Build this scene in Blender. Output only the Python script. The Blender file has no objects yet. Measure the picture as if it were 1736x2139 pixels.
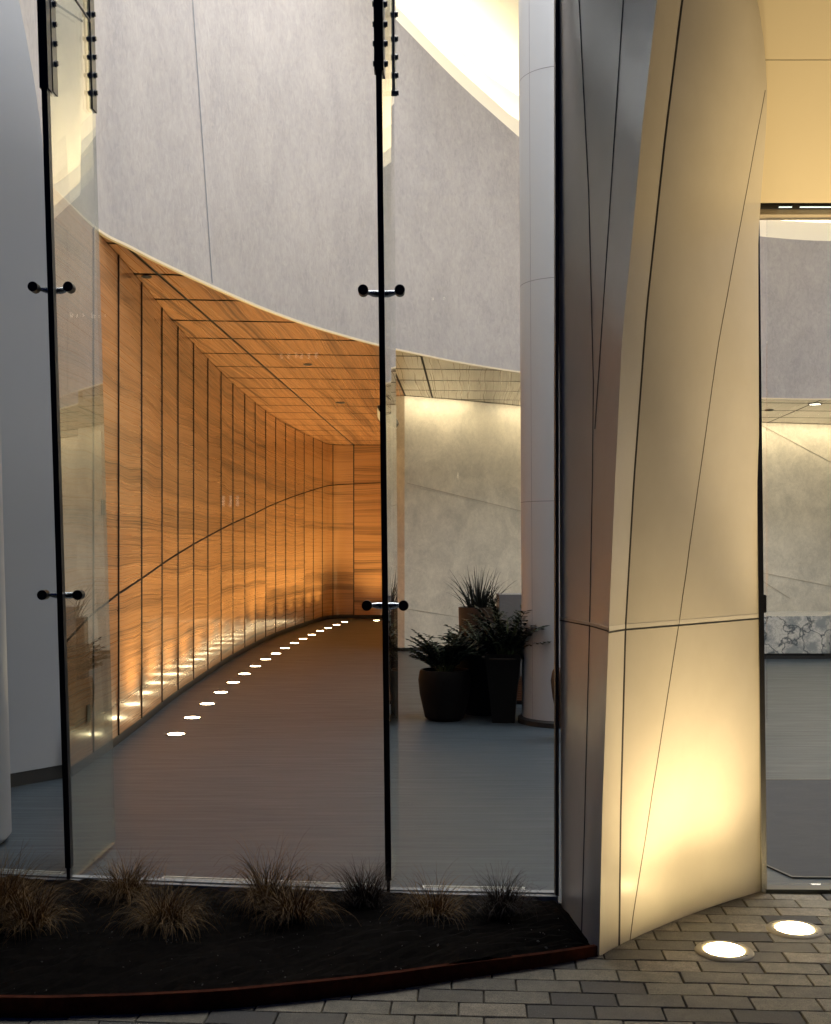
import bpy, bmesh, math, random
from mathutils import Vector, Matrix
random.seed(7)
S = bpy.context.scene
C = S.collection
R = math.radians

# ------------------------------------------------------------------ camera, world, exposure
FP, CX, HZ, EYE = 2400.0, 868.0, 1147.0, 1.6
cd = bpy.data.cameras.new('camera'); cam = bpy.data.objects.new('camera', cd); C.objects.link(cam)
cam.location = (0, 0, EYE); cam.rotation_euler = (R(90), 0, 0)
cd.sensor_fit = 'HORIZONTAL'; cd.sensor_width = 36; cd.lens = FP / 1736 * 36
cd.shift_y = (HZ - 1069.5) / 1736
cd.clip_start = 0.05; cd.clip_end = 2000
S.camera = cam
w = bpy.data.worlds.new('World'); S.world = w; w.use_nodes = True
nt = w.node_tree; bg = nt.nodes['Background']
sky = nt.nodes.new('ShaderNodeTexSky'); sky.sky_type = 'NISHITA'; sky.sun_disc = False
sky.sun_elevation = R(0.5); sky.sun_rotation = R(10); sky.ozone_density = 7
nt.links.new(sky.outputs[0], bg.inputs[0]); bg.inputs[1].default_value = 0.11
S.view_settings.view_transform = 'Standard'; S.view_settings.look = 'None'
S.view_settings.exposure = 0; S.view_settings.gamma = 1
S.cycles.max_bounces = 10; S.cycles.transparent_max_bounces = 24
S.cycles.sample_clamp_indirect = 6

def area(name, loc, rot, sx, sy, power, col):
    l = bpy.data.lights.new(name, 'AREA'); l.shape = 'RECTANGLE'; l.size = sx; l.size_y = sy
    l.energy = power; l.color = col
    o = bpy.data.objects.new(name, l); C.objects.link(o); o.location = loc; o.rotation_euler = rot
    return o
# fill lights added for the atrium and the lobby, no fixtures seen
area('atrium_fill', (1.5, 9.5, 9.6), (0, 0, 0), 5, 4, 850, (.98, .95, .96))
area('atrium_fill', (6.5, 10.5, 8.6), (0, 0, 0), 4, 4, 480, (.97, .95, .97))
area('lobby_fill', (7.5, 19.7, 3.9), (0, 0, 0), 3, .5, 45, (1, .9, .75))

# ------------------------------------------------------------------ helpers
def P(u, v, Y): return Vector(((u - CX) / FP * Y, Y, EYE - (v - HZ) / FP * Y))
def G(u, v, z=0.0):
    Y = (EYE - z) * FP / (v - HZ); return Vector(((u - CX) / FP * Y, Y, z))
def lerp(a, b, t): return a + (b - a) * t
def interp(xs, ys, x):
    if x <= xs[0]:
        i = 0
    elif x >= xs[-1]:
        i = len(xs) - 2
    else:
        i = max(k for k in range(len(xs) - 1) if xs[k] <= x)
    t = (x - xs[i]) / (xs[i + 1] - xs[i])
    return ys[i] + (ys[i + 1] - ys[i]) * t
def catmull(pts, n=8):
    pts = [Vector(p) for p in pts]; out = []
    for i in range(len(pts) - 1):
        p1, p2 = pts[i], pts[i + 1]
        p0 = pts[i - 1] if i else p1 * 2 - p2
        p3 = pts[i + 2] if i + 2 < len(pts) else p2 * 2 - p1
        for k in range(n):
            t = k / n
            out.append(.5 * ((2 * p1) + (p2 - p0) * t + (2 * p0 - 5 * p1 + 4 * p2 - p3) * t * t + (3 * p1 - p0 - 3 * p2 + p3) * t ** 3))
    out.append(pts[-1]); return out

def tag(o, label=None, cat=None, group=None, kind=None):
    if label: o['label'] = label
    if cat: o['category'] = cat
    if group: o['group'] = group
    if kind: o['kind'] = kind
    return o
def thing(name, label, cat, loc=(0, 0, 0), group=None):
    o = bpy.data.objects.new(name, None); C.objects.link(o); o.location = loc; o.empty_display_size = .1
    return tag(o, label, cat, group)
def wloc(o):
    v = Vector((0, 0, 0))
    while o: v += o.location; o = o.parent
    return v
def newbm(): return bmesh.new()
def obj(name, bm, mat, parent=None, smooth=False, auto=None, recalc=True):
    me = bpy.data.meshes.new(name)
    if recalc: bmesh.ops.recalc_face_normals(bm, faces=bm.faces)
    if parent: bmesh.ops.translate(bm, verts=bm.verts, vec=-wloc(parent))
    bm.to_mesh(me); bm.free()
    for m in (mat if isinstance(mat, (list, tuple)) else [mat]): me.materials.append(m)
    if smooth:
        for p in me.polygons: p.use_smooth = True
        if auto: me.set_sharp_from_angle(angle=R(auto))
    o = bpy.data.objects.new(name, me); C.objects.link(o)
    if parent: o.parent = parent
    return o
def hexa(bm, p):                           # 8 corners: bottom 4 then top 4
    v = [bm.verts.new(q) for q in p]
    for f in ((0, 1, 2, 3), (7, 6, 5, 4), (0, 4, 5, 1), (1, 5, 6, 2), (2, 6, 7, 3), (3, 7, 4, 0)):
        bm.faces.new([v[i] for i in f])
    return v
def box(bm, x0, x1, y0, y1, z0, z1, bev=0):
    v = hexa(bm, [(x0, y0, z0), (x1, y0, z0), (x1, y1, z0), (x0, y1, z0), (x0, y0, z1), (x1, y0, z1), (x1, y1, z1), (x0, y1, z1)])
    if bev:
        es = list({e for q in v for e in q.link_edges})
        bmesh.ops.bevel(bm, geom=es, offset=bev, segments=2, affect='EDGES')
def prism(bm, poly, z0, z1):
    a = [bm.verts.new((p[0], p[1], z0)) for p in poly]; b = [bm.verts.new((p[0], p[1], z1)) for p in poly]
    n = len(a); bm.faces.new(a[::-1]); bm.faces.new(b)
    for i in range(n): bm.faces.new((a[i], a[(i + 1) % n], b[(i + 1) % n], b[i]))
def cyl(bm, p0, p1, r0, r1=None, n=16, caps=True):
    p0, p1 = Vector(p0), Vector(p1); r1 = r0 if r1 is None else r1
    d = (p1 - p0).normalized(); a = d.orthogonal().normalized(); b = d.cross(a)
    A = []; B = []
    for i in range(n):
        t = 2 * math.pi * i / n; o = a * math.cos(t) + b * math.sin(t)
        A.append(bm.verts.new(p0 + o * r0)); B.append(bm.verts.new(p1 + o * r1))
    for i in range(n): bm.faces.new((A[i], A[(i + 1) % n], B[(i + 1) % n], B[i]))
    if caps: bm.faces.new(A[::-1]); bm.faces.new(B)
def tube(bm, pts, r, n=8, caps=True):
    pts = [Vector(p) for p in pts]; rings = []
    rr = r if isinstance(r, (list, tuple)) else [r] * len(pts)
    up = None
    for i, p in enumerate(pts):
        d = (pts[min(i + 1, len(pts) - 1)] - pts[max(i - 1, 0)]).normalized()
        if up is None: up = d.orthogonal().normalized()
        a = (up - d * up.dot(d)).normalized(); up = a; b = d.cross(a)
        rings.append([bm.verts.new(p + (a * math.cos(2 * math.pi * k / n) + b * math.sin(2 * math.pi * k / n)) * rr[i]) for k in range(n)])
    for A, B in zip(rings, rings[1:]):
        for k in range(n): bm.faces.new((A[k], A[(k + 1) % n], B[(k + 1) % n], B[k]))
    if caps: bm.faces.new(rings[0][::-1]); bm.faces.new(rings[-1])
def lathe(bm, prof, cx=0, cy=0, n=48, lean=0.0, leany=0.0):
    rings = []
    for r, z in prof:
        rings.append([bm.verts.new((cx + lean * z + r * math.cos(2 * math.pi * k / n), cy + leany * z + r * math.sin(2 * math.pi * k / n), z)) for k in range(n)])
    for A, B in zip(rings, rings[1:]):
        for k in range(n): bm.faces.new((A[k], A[(k + 1) % n], B[(k + 1) % n], B[k]))
    if prof[0][0] > 1e-4: bm.faces.new(rings[0][::-1])
    if prof[-1][0] > 1e-4: bm.faces.new(rings[-1])
    bmesh.ops.remove_doubles(bm, verts=bm.verts, dist=1e-5)
def grid(bm, rows, closed=False):
    V = [[bm.verts.new(p) for p in r] for r in rows]; F = []
    for A, B in zip(V, V[1:]):
        for k in range(len(A) - 1): F.append(bm.faces.new((A[k], A[k + 1], B[k + 1], B[k])))
    return V, F
def offset_xy(pts, d):
    out = []
    for i, p in enumerate(pts):
        a = pts[max(i - 1, 0)]; b = pts[min(i + 1, len(pts) - 1)]
        t = Vector((b[0] - a[0], b[1] - a[1], 0)).normalized()
        out.append(Vector((p[0] - t.y * d, p[1] + t.x * d, p[2] if len(p) > 2 else 0)))
    return out
def slab_along(bm, pts, d0, d1, z0, z1):   # z0 / z1: numbers or functions of the point
    f = lambda z, p: z(p) if callable(z) else z
    A = offset_xy(pts, d0); B = offset_xy(pts, d1)
    rings = [[bm.verts.new((a.x, a.y, f(z0, a))), bm.verts.new((b.x, b.y, f(z0, a))), bm.verts.new((b.x, b.y, f(z1, a))), bm.verts.new((a.x, a.y, f(z1, a)))] for a, b in zip(A, B)]
    for r, s in zip(rings, rings[1:]):
        for k in range(4): bm.faces.new((r[k], r[(k + 1) % 4], s[(k + 1) % 4], s[k]))
    bm.faces.new(rings[0]); bm.faces.new(rings[-1][::-1])

# ------------------------------------------------------------------ materials
def mat(name, col, rough=.6, metal=0, spec=.5, coat=0, emit=None, es=0, coatr=.1):
    m = bpy.data.materials.new(name); m.use_nodes = True; b = m.node_tree.nodes['Principled BSDF']
    b.inputs['Base Color'].default_value = (*col, 1); b.inputs['Roughness'].default_value = rough
    b.inputs['Metallic'].default_value = metal; b.inputs['Specular IOR Level'].default_value = spec
    b.inputs['Coat Weight'].default_value = coat; b.inputs['Coat Roughness'].default_value = coatr
    if emit: b.inputs['Emission Color'].default_value = (*emit, 1); b.inputs['Emission Strength'].default_value = es
    return m
def N(m, t, **kw):
    n = m.node_tree.nodes.new(t)
    for k, v in kw.items(): setattr(n, k, v)
    return n
def L(m, a, b): m.node_tree.links.new(a, b)
def bsdf(m): return m.node_tree.nodes['Principled BSDF']
def ramp(m, fac, stops):
    r = N(m, 'ShaderNodeValToRGB'); e = r.color_ramp.elements
    while len(e) < len(stops): e.new(.5)
    for i, (p, c) in enumerate(stops):
        e[i].position = p; e[i].color = (*c, 1) if len(c) == 3 else c
    L(m, fac, r.inputs[0]); return r.outputs[0]
def mapping(m, src, scale=(1, 1, 1), rot=(0, 0, 0)):
    mp = N(m, 'ShaderNodeMapping'); mp.inputs['Scale'].default_value = scale; mp.inputs['Rotation'].default_value = rot
    L(m, src, mp.inputs[0]); return mp.outputs[0]
def noise(m, vec, scale, detail=4, rough=.55, dist=0):
    n = N(m, 'ShaderNodeTexNoise'); n.inputs['Scale'].default_value = scale; n.inputs['Detail'].default_value = detail
    n.inputs['Roughness'].default_value = rough; n.inputs['Distortion'].default_value = dist
    L(m, vec, n.inputs['Vector']); return n.outputs['Fac']
def mathn(m, op, a, b=None, clamp=False):
    n = N(m, 'ShaderNodeMath', operation=op, use_clamp=clamp)
    for i, x in enumerate((a, b)):
        if x is None: continue
        if isinstance(x, (int, float)): n.inputs[i].default_value = x
        else: L(m, x, n.inputs[i])
    return n.outputs[0]
def mix(m, fac, a, b, mode='MIX'):
    n = N(m, 'ShaderNodeMix', data_type='RGBA', blend_type=mode)
    for i, x in ((0, fac), (6, a), (7, b)):
        if isinstance(x, (int, float)): n.inputs[i].default_value = x
        elif isinstance(x, tuple): n.inputs[i].default_value = (*x, 1)
        else: L(m, x, n.inputs[i])
    return n.outputs[2]
def bump(m, h, strength=.2, dist=.01):
    b = N(m, 'ShaderNodeBump'); b.inputs['Strength'].default_value = strength; b.inputs['Distance'].default_value = dist
    L(m, h, b.inputs['Height']); L(m, b.outputs[0], bsdf(m).inputs['Normal'])
def objc(m): return N(m, 'ShaderNodeTexCoord').outputs['Object']
def pos(m): return N(m, 'ShaderNodeNewGeometry').outputs['Position']

def plaster(name, a, b, sc=1.6, rough=.55, vert=.35, st=.12, wl=.62):
    m = mat(name, a, rough)
    v = mapping(m, pos(m), (1, 1, vert))
    n1 = noise(m, v, sc, 8, .62, .6); n2 = noise(m, v, sc * 9, 6, .7, .8)
    f = mathn(m, 'ADD', mathn(m, 'MULTIPLY', n1, wl), mathn(m, 'MULTIPLY', n2, 1 - wl))
    L(m, ramp(m, f, [(.38, b), (.62, a)]), bsdf(m).inputs['Base Color'])
    bump(m, n2, st, .01)
    return m
M_DRUM = plaster('grey_plaster', (.425, .402, .392), (.315, .300, .302), 2.2, .5, .6, .4, .42)
M_CREAM = plaster('cream_plaster', (.70, .66, .56), (.47, .45, .39), 2.2, .38, .9, .2)
M_WHITE = mat('white_paint', (.78, .76, .72), .6)
M_COVE = mat('cove_paint', (.82, .79, .70), .7)

def veneer(name, base, mid, dark, uvn='UVMap', fine=74, sat=1, ceil=False):
    m = mat(name, base, .30, coat=.6, coatr=.13)
    uv = N(m, 'ShaderNodeUVMap', uv_map='UVMap').outputs[0]
    sx = N(m, 'ShaderNodeSeparateXYZ'); L(m, uv, sx.inputs[0])
    low = noise(m, mapping(m, uv, (.8, 1.3, 1)), 1.0, 1, .4)
    zz = mathn(m, 'ADD', sx.outputs[1], mathn(m, 'MULTIPLY', mathn(m, 'SUBTRACT', low, .5), .13))
    cb = N(m, 'ShaderNodeCombineXYZ'); L(m, sx.outputs[0], cb.inputs[0]); L(m, zz, cb.inputs[1])
    g1 = noise(m, mapping(m, cb.outputs[0], (.18, 3.4, 1)), 1.0, 3, .5)           # broad bands
    g2 = noise(m, mapping(m, cb.outputs[0], (.22, fine, 1)), 1.0, 3, .6)          # fine grain
    g3 = noise(m, mapping(m, cb.outputs[0], (.12, 4.2, 1)), 1.0, 2, .5, .15)            # where the dark figure gathers
    f = mathn(m, 'ADD', mathn(m, 'MULTIPLY', g1, .40), mathn(m, 'MULTIPLY', g2, .60))
    col = ramp(m, f, [(.32, tuple(c * .8 for c in mid)), (.43, mid), (.50, base), (.68, tuple(min(1, c * 1.15) for c in base))])
    li = ramp(m, g2, [(.40, (1, 1, 1)), (.50, (0, 0, 0))])
    cl = ramp(m, g3, [(.47, (.28, .28, .28)), (.60, (1, 1, 1))])
    fd = mathn(m, 'MULTIPLY', mathn(m, 'MULTIPLY', li, cl), .9)
    col = mix(m, mathn(m, 'MULTIPLY', ramp(m, g3, [(.5, (0, 0, 0)), (.66, (1, 1, 1))]), .42), col, dark)
    col = mix(m, fd, col, dark)
    L(m, col, bsdf(m).inputs['Base Color'])
    L(m, ramp(m, g2, [(.3, (.36,) * 3), (.7, (.24,) * 3)]), bsdf(m).inputs['Roughness'])
    return m
M_VEN = veneer('figured_veneer', (.43, .198, .074), (.33, .145, .053), (.035, .017, .009))
M_VENC = veneer('ceiling_veneer', (.38, .170, .070), (.29, .122, .050), (.035, .017, .010), fine=40)
M_BEIGE = veneer('beige_ceiling_veneer', (.45, .39, .32), (.44, .38, .31), (.41, .35, .285), fine=40)
M_GROOVE = mat('dark_joint', (.02, .015, .012), .8)
M_BLACK = mat('black_metal', (.006, .006, .008), .45, spec=.3)
M_RUBBER = mat('black_base', (.012, .012, .012), .5)
M_CHROME = mat('chrome', (.35, .38, .42), .2, 1)
M_STEEL = mat('stainless_steel', (.55, .54, .5), .22, 1)
M_DSTEEL = mat('dark_steel', (.05, .055, .055), .35, .7)

def glassmat(name, tint, base=.04):
    m = bpy.data.materials.new(name); m.use_nodes = True; t = m.node_tree; t.nodes.clear()
    out = t.nodes.new('ShaderNodeOutputMaterial'); mx = t.nodes.new('ShaderNodeMixShader')
    tr = t.nodes.new('ShaderNodeBsdfTransparent'); gl = t.nodes.new('ShaderNodeBsdfGlossy')
    tr.inputs[0].default_value = (*tint, 1); gl.inputs['Roughness'].default_value = 0; gl.inputs[0].default_value = (1, 1, 1, 1)
    lw = t.nodes.new('ShaderNodeLayerWeight'); lw.inputs[0].default_value = .5
    f = mathn(m, 'ADD', mathn(m, 'MULTIPLY', mathn(m, 'POWER', lw.outputs['Facing'], 5.0), 1 - base), base)
    t.links.new(f, mx.inputs[0]); t.links.new(tr.outputs[0], mx.inputs[1]); t.links.new(gl.outputs[0], mx.inputs[2])
    t.links.new(mx.outputs[0], out.inputs[0]); return m
M_GLASS = glassmat('clear_glass', (.975, .985, .98), .02)
M_FIN = glassmat('fin_glass', (.84, .88, .86), .20)
M_EDGE = mat('glass_edge', (.08, .16, .14), .2)

# pier cladding: satin cream paint
M_CLAD = mat('satin_cream_cladding', (.66, .62, .53), .34, coat=.25, coatr=.18)
n_ = noise(M_CLAD, pos(M_CLAD), 3.0, 5, .6)
L(M_CLAD, ramp(M_CLAD, n_, [(.3, (.63, .59, .50)), (.7, (.69, .65, .56))]), bsdf(M_CLAD).inputs['Base Color'])
n2_ = noise(M_CLAD, pos(M_CLAD), 1.2, 2, .5); bump(M_CLAD, n2_, .12, .02)
L(M_CLAD, ramp(M_CLAD, noise(M_CLAD, pos(M_CLAD), 14, 6, .7), [(.3, (.30,) * 3), (.75, (.42,) * 3)]), bsdf(M_CLAD).inputs['Roughness'])
M_CLADJ = mat('cladding_joint', (.035, .035, .032), .6)
M_JHILITE = mat('joint_edge_highlight', (.84, .80, .70), .3)
M_BEAD = mat('cladding_bead', (.55, .50, .40), .35)

# ------------------------------------------------------------------ ground
M_SAND = mat('bedding_sand', (.06, .052, .04), .95)
bm = newbm(); grid(bm, [[(x, y, -.014) for x in (-300, -20, 0, 20, 300)] for y in (-300, -20, 0, 20, 300)])
tag(obj('ground', bm, M_SAND), kind='structure')

FAC = [(-4.9, 5.95), (-3.15, 5.66), (-1.63, 5.42), (-.12, 5.22), (.66, 5.17), (1.63, 5.37), (3.3, 5.34), (5.2, 5.40), (7.2, 5.6), (11.5, 6.4)]
def facY(x): return interp([p[0] for p in FAC], [p[1] for p in FAC], x)

EDGE = [(-5.0, 4.75), (-3.6, 4.25), (-2.4, 3.98), (-1.42, 3.926), (-1.096, 3.938), (-.759, 3.979), (-.534, 4.03), (-.169, 4.138), (.05, 4.22), (.27, 4.315), (.49, 4.405), (.715, 4.515)]
def edgeY(x): return interp([p[0] for p in EDGE], [p[1] for p in EDGE], x)

# pavers: one mesh, each stone its own bevelled block
M_PAVE = mat('concrete_pavers', (.2, .18, .14), .75)
g = N(M_PAVE, 'ShaderNodeNewGeometry')
pc = ramp(M_PAVE, g.outputs['Random Per Island'], [(0, (.07, .07, .07)), (.16, (.14, .133, .11)), (.45, (.265, .245, .185)), (.8, (.33, .30, .22)), (1, (.37, .33, .25))])
sp = noise(M_PAVE, g.outputs['Position'], 260, 3, .8)
sp2 = noise(M_PAVE, g.outputs['Position'], 18, 5, .7)
pc = mix(M_PAVE, ramp(M_PAVE, sp, [(.38, (.8,) * 3), (.52, (0,) * 3)]), pc, (.05, .048, .042))
pc = mix(M_PAVE, ramp(M_PAVE, sp, [(.60, (0,) * 3), (.72, (.6,) * 3)]), pc, (.42, .40, .34))
pc = mix(M_PAVE, mathn(M_PAVE, 'MULTIPLY', ramp(M_PAVE, sp2, [(.35, (1,) * 3), (.6, (0,) * 3)]), .45), pc, (.07, .065, .055))
L(M_PAVE, pc, bsdf(M_PAVE).inputs['Base Color']); bump(M_PAVE, sp, .35, .003)
bm = newbm(); LX, LY = .236, .1165; ang = R(-3.4); ca, sa = math.cos(ang), math.sin(ang)
random.seed(3)
for j in range(-8, 42):
    for i in range(-26, 40):
        x = (i + (.5 if j % 2 else 0)) * LX + (.03 if j % 3 == 0 else 0); y = 1.9 + j * LY
        cx, cy = x * ca - y * sa, x * sa + y * ca
        if cy > facY(cx) + .15 or cy < .6: continue
        if cx < .6 and cy > edgeY(cx) + .14: continue
        if abs(cx) > 6.5 and cy < 3: continue
        g0 = .0022; dz = random.uniform(-.002, .0015); tx = random.uniform(-.004, .004); dr = random.uniform(-.006, .006)
        hx, hy = LX / 2 - g0, LY / 2 - g0; b = .004
        loops = []
        for (ex, ey, z) in ((hx, hy, -.02), (hx, hy, -b), (hx - b * .7, hy - b * .7, 0)):
            loops.append([bm.verts.new(((x + px * ex * 1) * ca - (y + py * ey + px * ex * dr) * sa, (x + px * ex) * sa + (y + py * ey + px * ex * dr) * ca, z + dz + (px * tx * .4 if z > -.01 else 0))) for px, py in ((-1, -1), (1, -1), (1, 1), (-1, 1))])
        for A, B in zip(loops, loops[1:]):
            for k in range(4): bm.faces.new((A[k], A[(k + 1) % 4], B[(k + 1) % 4], B[k]))
        bm.faces.new(loops[-1])
tag(obj('pavement', bm, M_PAVE), kind='structure')

# interior floor: one sheet, wood look tile
M_FLOOR = mat('grey_floor_tile', (.12, .12, .12), .36)
fp = pos(M_FLOOR)
br = N(M_FLOOR, 'ShaderNodeTexBrick'); br.inputs['Scale'].default_value = 1; br.inputs['Mortar Size'].default_value = .0022
br.inputs['Brick Width'].default_value = 1.2; br.inputs['Row Height'].default_value = .2; br.offset = .37
br.inputs['Color1'].default_value = (.026, .040, .052, 1); br.inputs['Color2'].default_value = (.032, .047, .060, 1); br.inputs['Mortar'].default_value = (.030, .031, .032, 1)
L(M_FLOOR, mapping(M_FLOOR, fp, rot=(0, 0, R(4))), br.inputs['Vector'])
fn = noise(M_FLOOR, mapping(M_FLOOR, fp, (1.2, 22, 1), (0, 0, R(4))), 1.2, 6, .65, .4)
fc = mix(M_FLOOR, ramp(M_FLOOR, fn, [(.35, (.7,) * 3), (.65, (0,) * 3)]), br.outputs[0], (.018, .030, .041))
L(M_FLOOR, fc, bsdf(M_FLOOR).inputs['Base Color'])
L(M_FLOOR, ramp(M_FLOOR, fn, [(.3, (.52,) * 3), (.7, (.36,) * 3)]), bsdf(M_FLOOR).inputs['Roughness'])
bm = newbm()
poly = [(x, y + .0) for x, y in FAC] + [(13, 27), (-6, 27)]
bm.faces.new([bm.verts.new((x, y, .006)) for x, y in poly])
tag(obj('floor', bm, M_FLOOR), kind='structure')

# ------------------------------------------------------------------ wooden corridor wall
WB = catmull([(-2.41, 7.40, 0), (-2.42, 8.2, 0), (-2.436, 9.165, 0), (-2.485, 10.41, 0), (-2.54, 11.43, 0), (-2.58, 12.43, 0), (-2.63, 14.44, 0), (-2.66, 16.77, 0), (-2.61, 19.8, 0), (-2.49, 21.9, 0), (-2.31, 23.85, 0), (-2.1, 25.6, 0), (-1.91, 26.35, 0), (-1.41, 26.5, 0), (-.79, 26.5, 0), (-.2, 26.5, 0)], 12)
SL = [0]
for a, b in zip(WB, WB[1:]): SL.append(SL[-1] + (b - a).length)
def wb(s): return Vector((interp(SL, [p.x for p in WB], s), interp(SL, [p.y for p in WB], s), 0))
def wn(s):
    t = (wb(min(s + .05, SL[-1])) - wb(max(s - .05, 0))).normalized(); return Vector((t.y, -t.x, 0))
def s_at_u(u):
    best = min(range(len(WB)), key=lambda i: abs(CX + WB[i].x / WB[i].y * FP - u)); lo, hi = max(0, SL[best] - 1), min(SL[-1], SL[best] + 1)
    return min((lo + (hi - lo) * k / 400 for k in range(401)), key=lambda s: abs(CX + wb(s).x / wb(s).y * FP - u))
JU = [188, 241, 290, 333, 367, 400, 430, 458, 483, 508, 530, 552, 573, 594, 614, 633, 652, 671, 694, 739]
JS = [0] + [s_at_u(u) for u in JU] + [s_at_u(739) + 1.15, SL[-1]]
JS = [s for i, s in enumerate(JS) if i == 0 or s > JS[i - 1] + .2]
CEILZ = 4.0
def diag(s):
    y = wb(s).y; return interp([8, 9.3, 13.4, 18.7, 26.3], [1.04, 1.23, 1.66, 2.18, 3.06], y) + (.0 if y < 26.3 else (wb(s).x + 1.9) * .04)
wall = thing('wood_wall', 'long curved corridor wall of glossy orange figured veneer panels', 'wall', (-2.45, 9, 0))
bm = newbm(); slab_along(bm, [p for p in WB if p.y > 8.1 or p.x > -2], .0, .2, -.01, CEILZ + .1)
obj('backing', bm, M_GROOVE, wall)
bm = newbm(); uvl = bm.loops.layers.uv.new('UVMap')
gp = .012
for i in range(len(JS) - 1):
    s0, s1 = JS[i] + gp, JS[i + 1] - gp; n = 8
    for band in (0, 1):
        fr, bk = [], []
        for k in range(n + 1):
            s = lerp(s0, s1, k / n); p = wb(s); nn = wn(s); fr.append((s, p + nn * .022)); bk.append(p + nn * .001)
        zlo = [.085 if band == 0 else diag(s) + .011 for s, _ in fr]; zhi = [diag(s) - .011 if band == 0 else CEILZ - .012 for s, _ in fr]
        nz = 6
        V = []
        for r in range(nz + 1):
            row = []
            for k, (s, q) in enumerate(fr):
                z = lerp(zlo[k], zhi[k], r / nz)
                if i == 0:                                   # the first panel ends on the leaning wall
                    sa = lerp(.60, .02, min(1, z / 3.2)); s = lerp(sa, s1, k / n); q = wb(s) + wn(s) * .022
                row.append(bm.verts.new((q.x, q.y, z)))
            V.append(row)
        for r in range(nz):
            for k in range(n):
                f = bm.faces.new((V[r][k], V[r][k + 1], V[r + 1][k + 1], V[r + 1][k])); f.smooth = True
                for lp, (rr, kk) in zip(f.loops, ((r, k), (r, k + 1), (r + 1, k + 1), (r + 1, k))):
                    x = (fr[kk][0] - JS[i]) if i % 2 == 0 else (JS[i + 1] - fr[kk][0])
                    lp[uvl].uv = (x + 3.3 * (i // 4), lerp(zlo[kk], zhi[kk], rr / nz))
        def side(pa, pb):
            A_ = [bm.verts.new(q) for q in pa]; B_ = [bm.verts.new(q) for q in pb]
            for k in range(len(A_) - 1): bm.faces.new((A_[k], A_[k + 1], B_[k + 1], B_[k])).material_index = 1
        for zz in (zlo, zhi) if i else (): side([(fr[k][1].x, fr[k][1].y, zz[k]) for k in range(n + 1)], [(bk[k].x, bk[k].y, zz[k]) for k in range(n + 1)])
        for kk in ((0, n) if i else (n,)): side([(fr[kk][1].x, fr[kk][1].y, z) for z in (zlo[kk], zhi[kk])], [(bk[kk].x, bk[kk].y, z) for z in (zlo[kk], zhi[kk])])
obj('panelling', bm, [M_VEN, M_GROOVE], wall)
bm = newbm()
for s0 in JS[1:-1]:
    p = wb(s0); nn = wn(s0); t = Vector((-nn.y, nn.x, 0)) * .005; q = [p + nn * .0225 - t, p + nn * .0225 + t, p + nn * .032 + t, p + nn * .032 - t]
    hexa(bm, [(a.x, a.y, .085) for a in q] + [(a.x, a.y, CEILZ - .006) for a in q])
obj('trim_strips', bm, M_GROOVE, wall)
bm = newbm(); slab_along(bm, [p for p in WB if p.y > 8.0 or p.x > -2], -.012, -.0005, 0.004, .083)
obj('baseboard', bm, M_RUBBER, wall)
def wall_plate(u, z, wd, h, name, m):
    s = s_at_u(u); p = wb(s); nn = wn(s); t = Vector((-nn.y, nn.x, 0)); b = newbm(); a = []
    for dz in (-h / 2, h / 2):
        for (dt, dn) in ((-wd / 2, .0225), (wd / 2, .0225), (wd / 2, .03), (-wd / 2, .03)):
            q = p + t * dt + nn * dn; a.append((q.x, q.y, z + dz))
    hexa(b, a); return obj(name, b, m, wall)
wall_plate(177, .40, .075, .12, 'power_outlet', M_DSTEEL)
wall_plate(208, 1.92, .09, .12, 'wall_switch', M_DSTEEL)

# in floor lights along the wooden wall
M_LENS = mat('lit_lens', (.9, .85, .7), .4, emit=(1, .78, .44), es=55)
M_TRIM = mat('lamp_trim', (.12, .11, .1), .4, .6)
def spot(name, parent, loc, target, power, angle, blend, col, rad=.04):
    l = bpy.data.lights.new(name, 'SPOT'); l.energy = power; l.spot_size = R(angle); l.spot_blend = blend; l.color = col; l.shadow_soft_size = rad
    o = bpy.data.objects.new(name, l); C.objects.link(o); o.parent = parent
    o.location = Vector(loc) - wloc(parent); o.rotation_euler = (Vector(target) - Vector(loc)).to_track_quat('-Z', 'Y').to_euler()
    return o
LZ = [(735, 1040), (803, 971), (866, 913), (923, 865), (975, 823), (1022, 787), (1067, 755), (1110, 726), (1153, 702), (1190, 679), (1230, 658), (1266, 640), (1303, 623), (1338, 607), (1371, 594), (1406, 581), (1440, 569), (1573, 563)]
ORD = ['nearest to the glass', 'second', 'third', 'fourth', 'fifth', 'sixth', 'seventh', 'eighth', 'ninth', 'tenth', 'eleventh', 'twelfth', 'thirteenth', 'fourteenth', 'fifteenth', 'sixteenth', 'seventeenth', 'eighteenth']
proto = None
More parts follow.
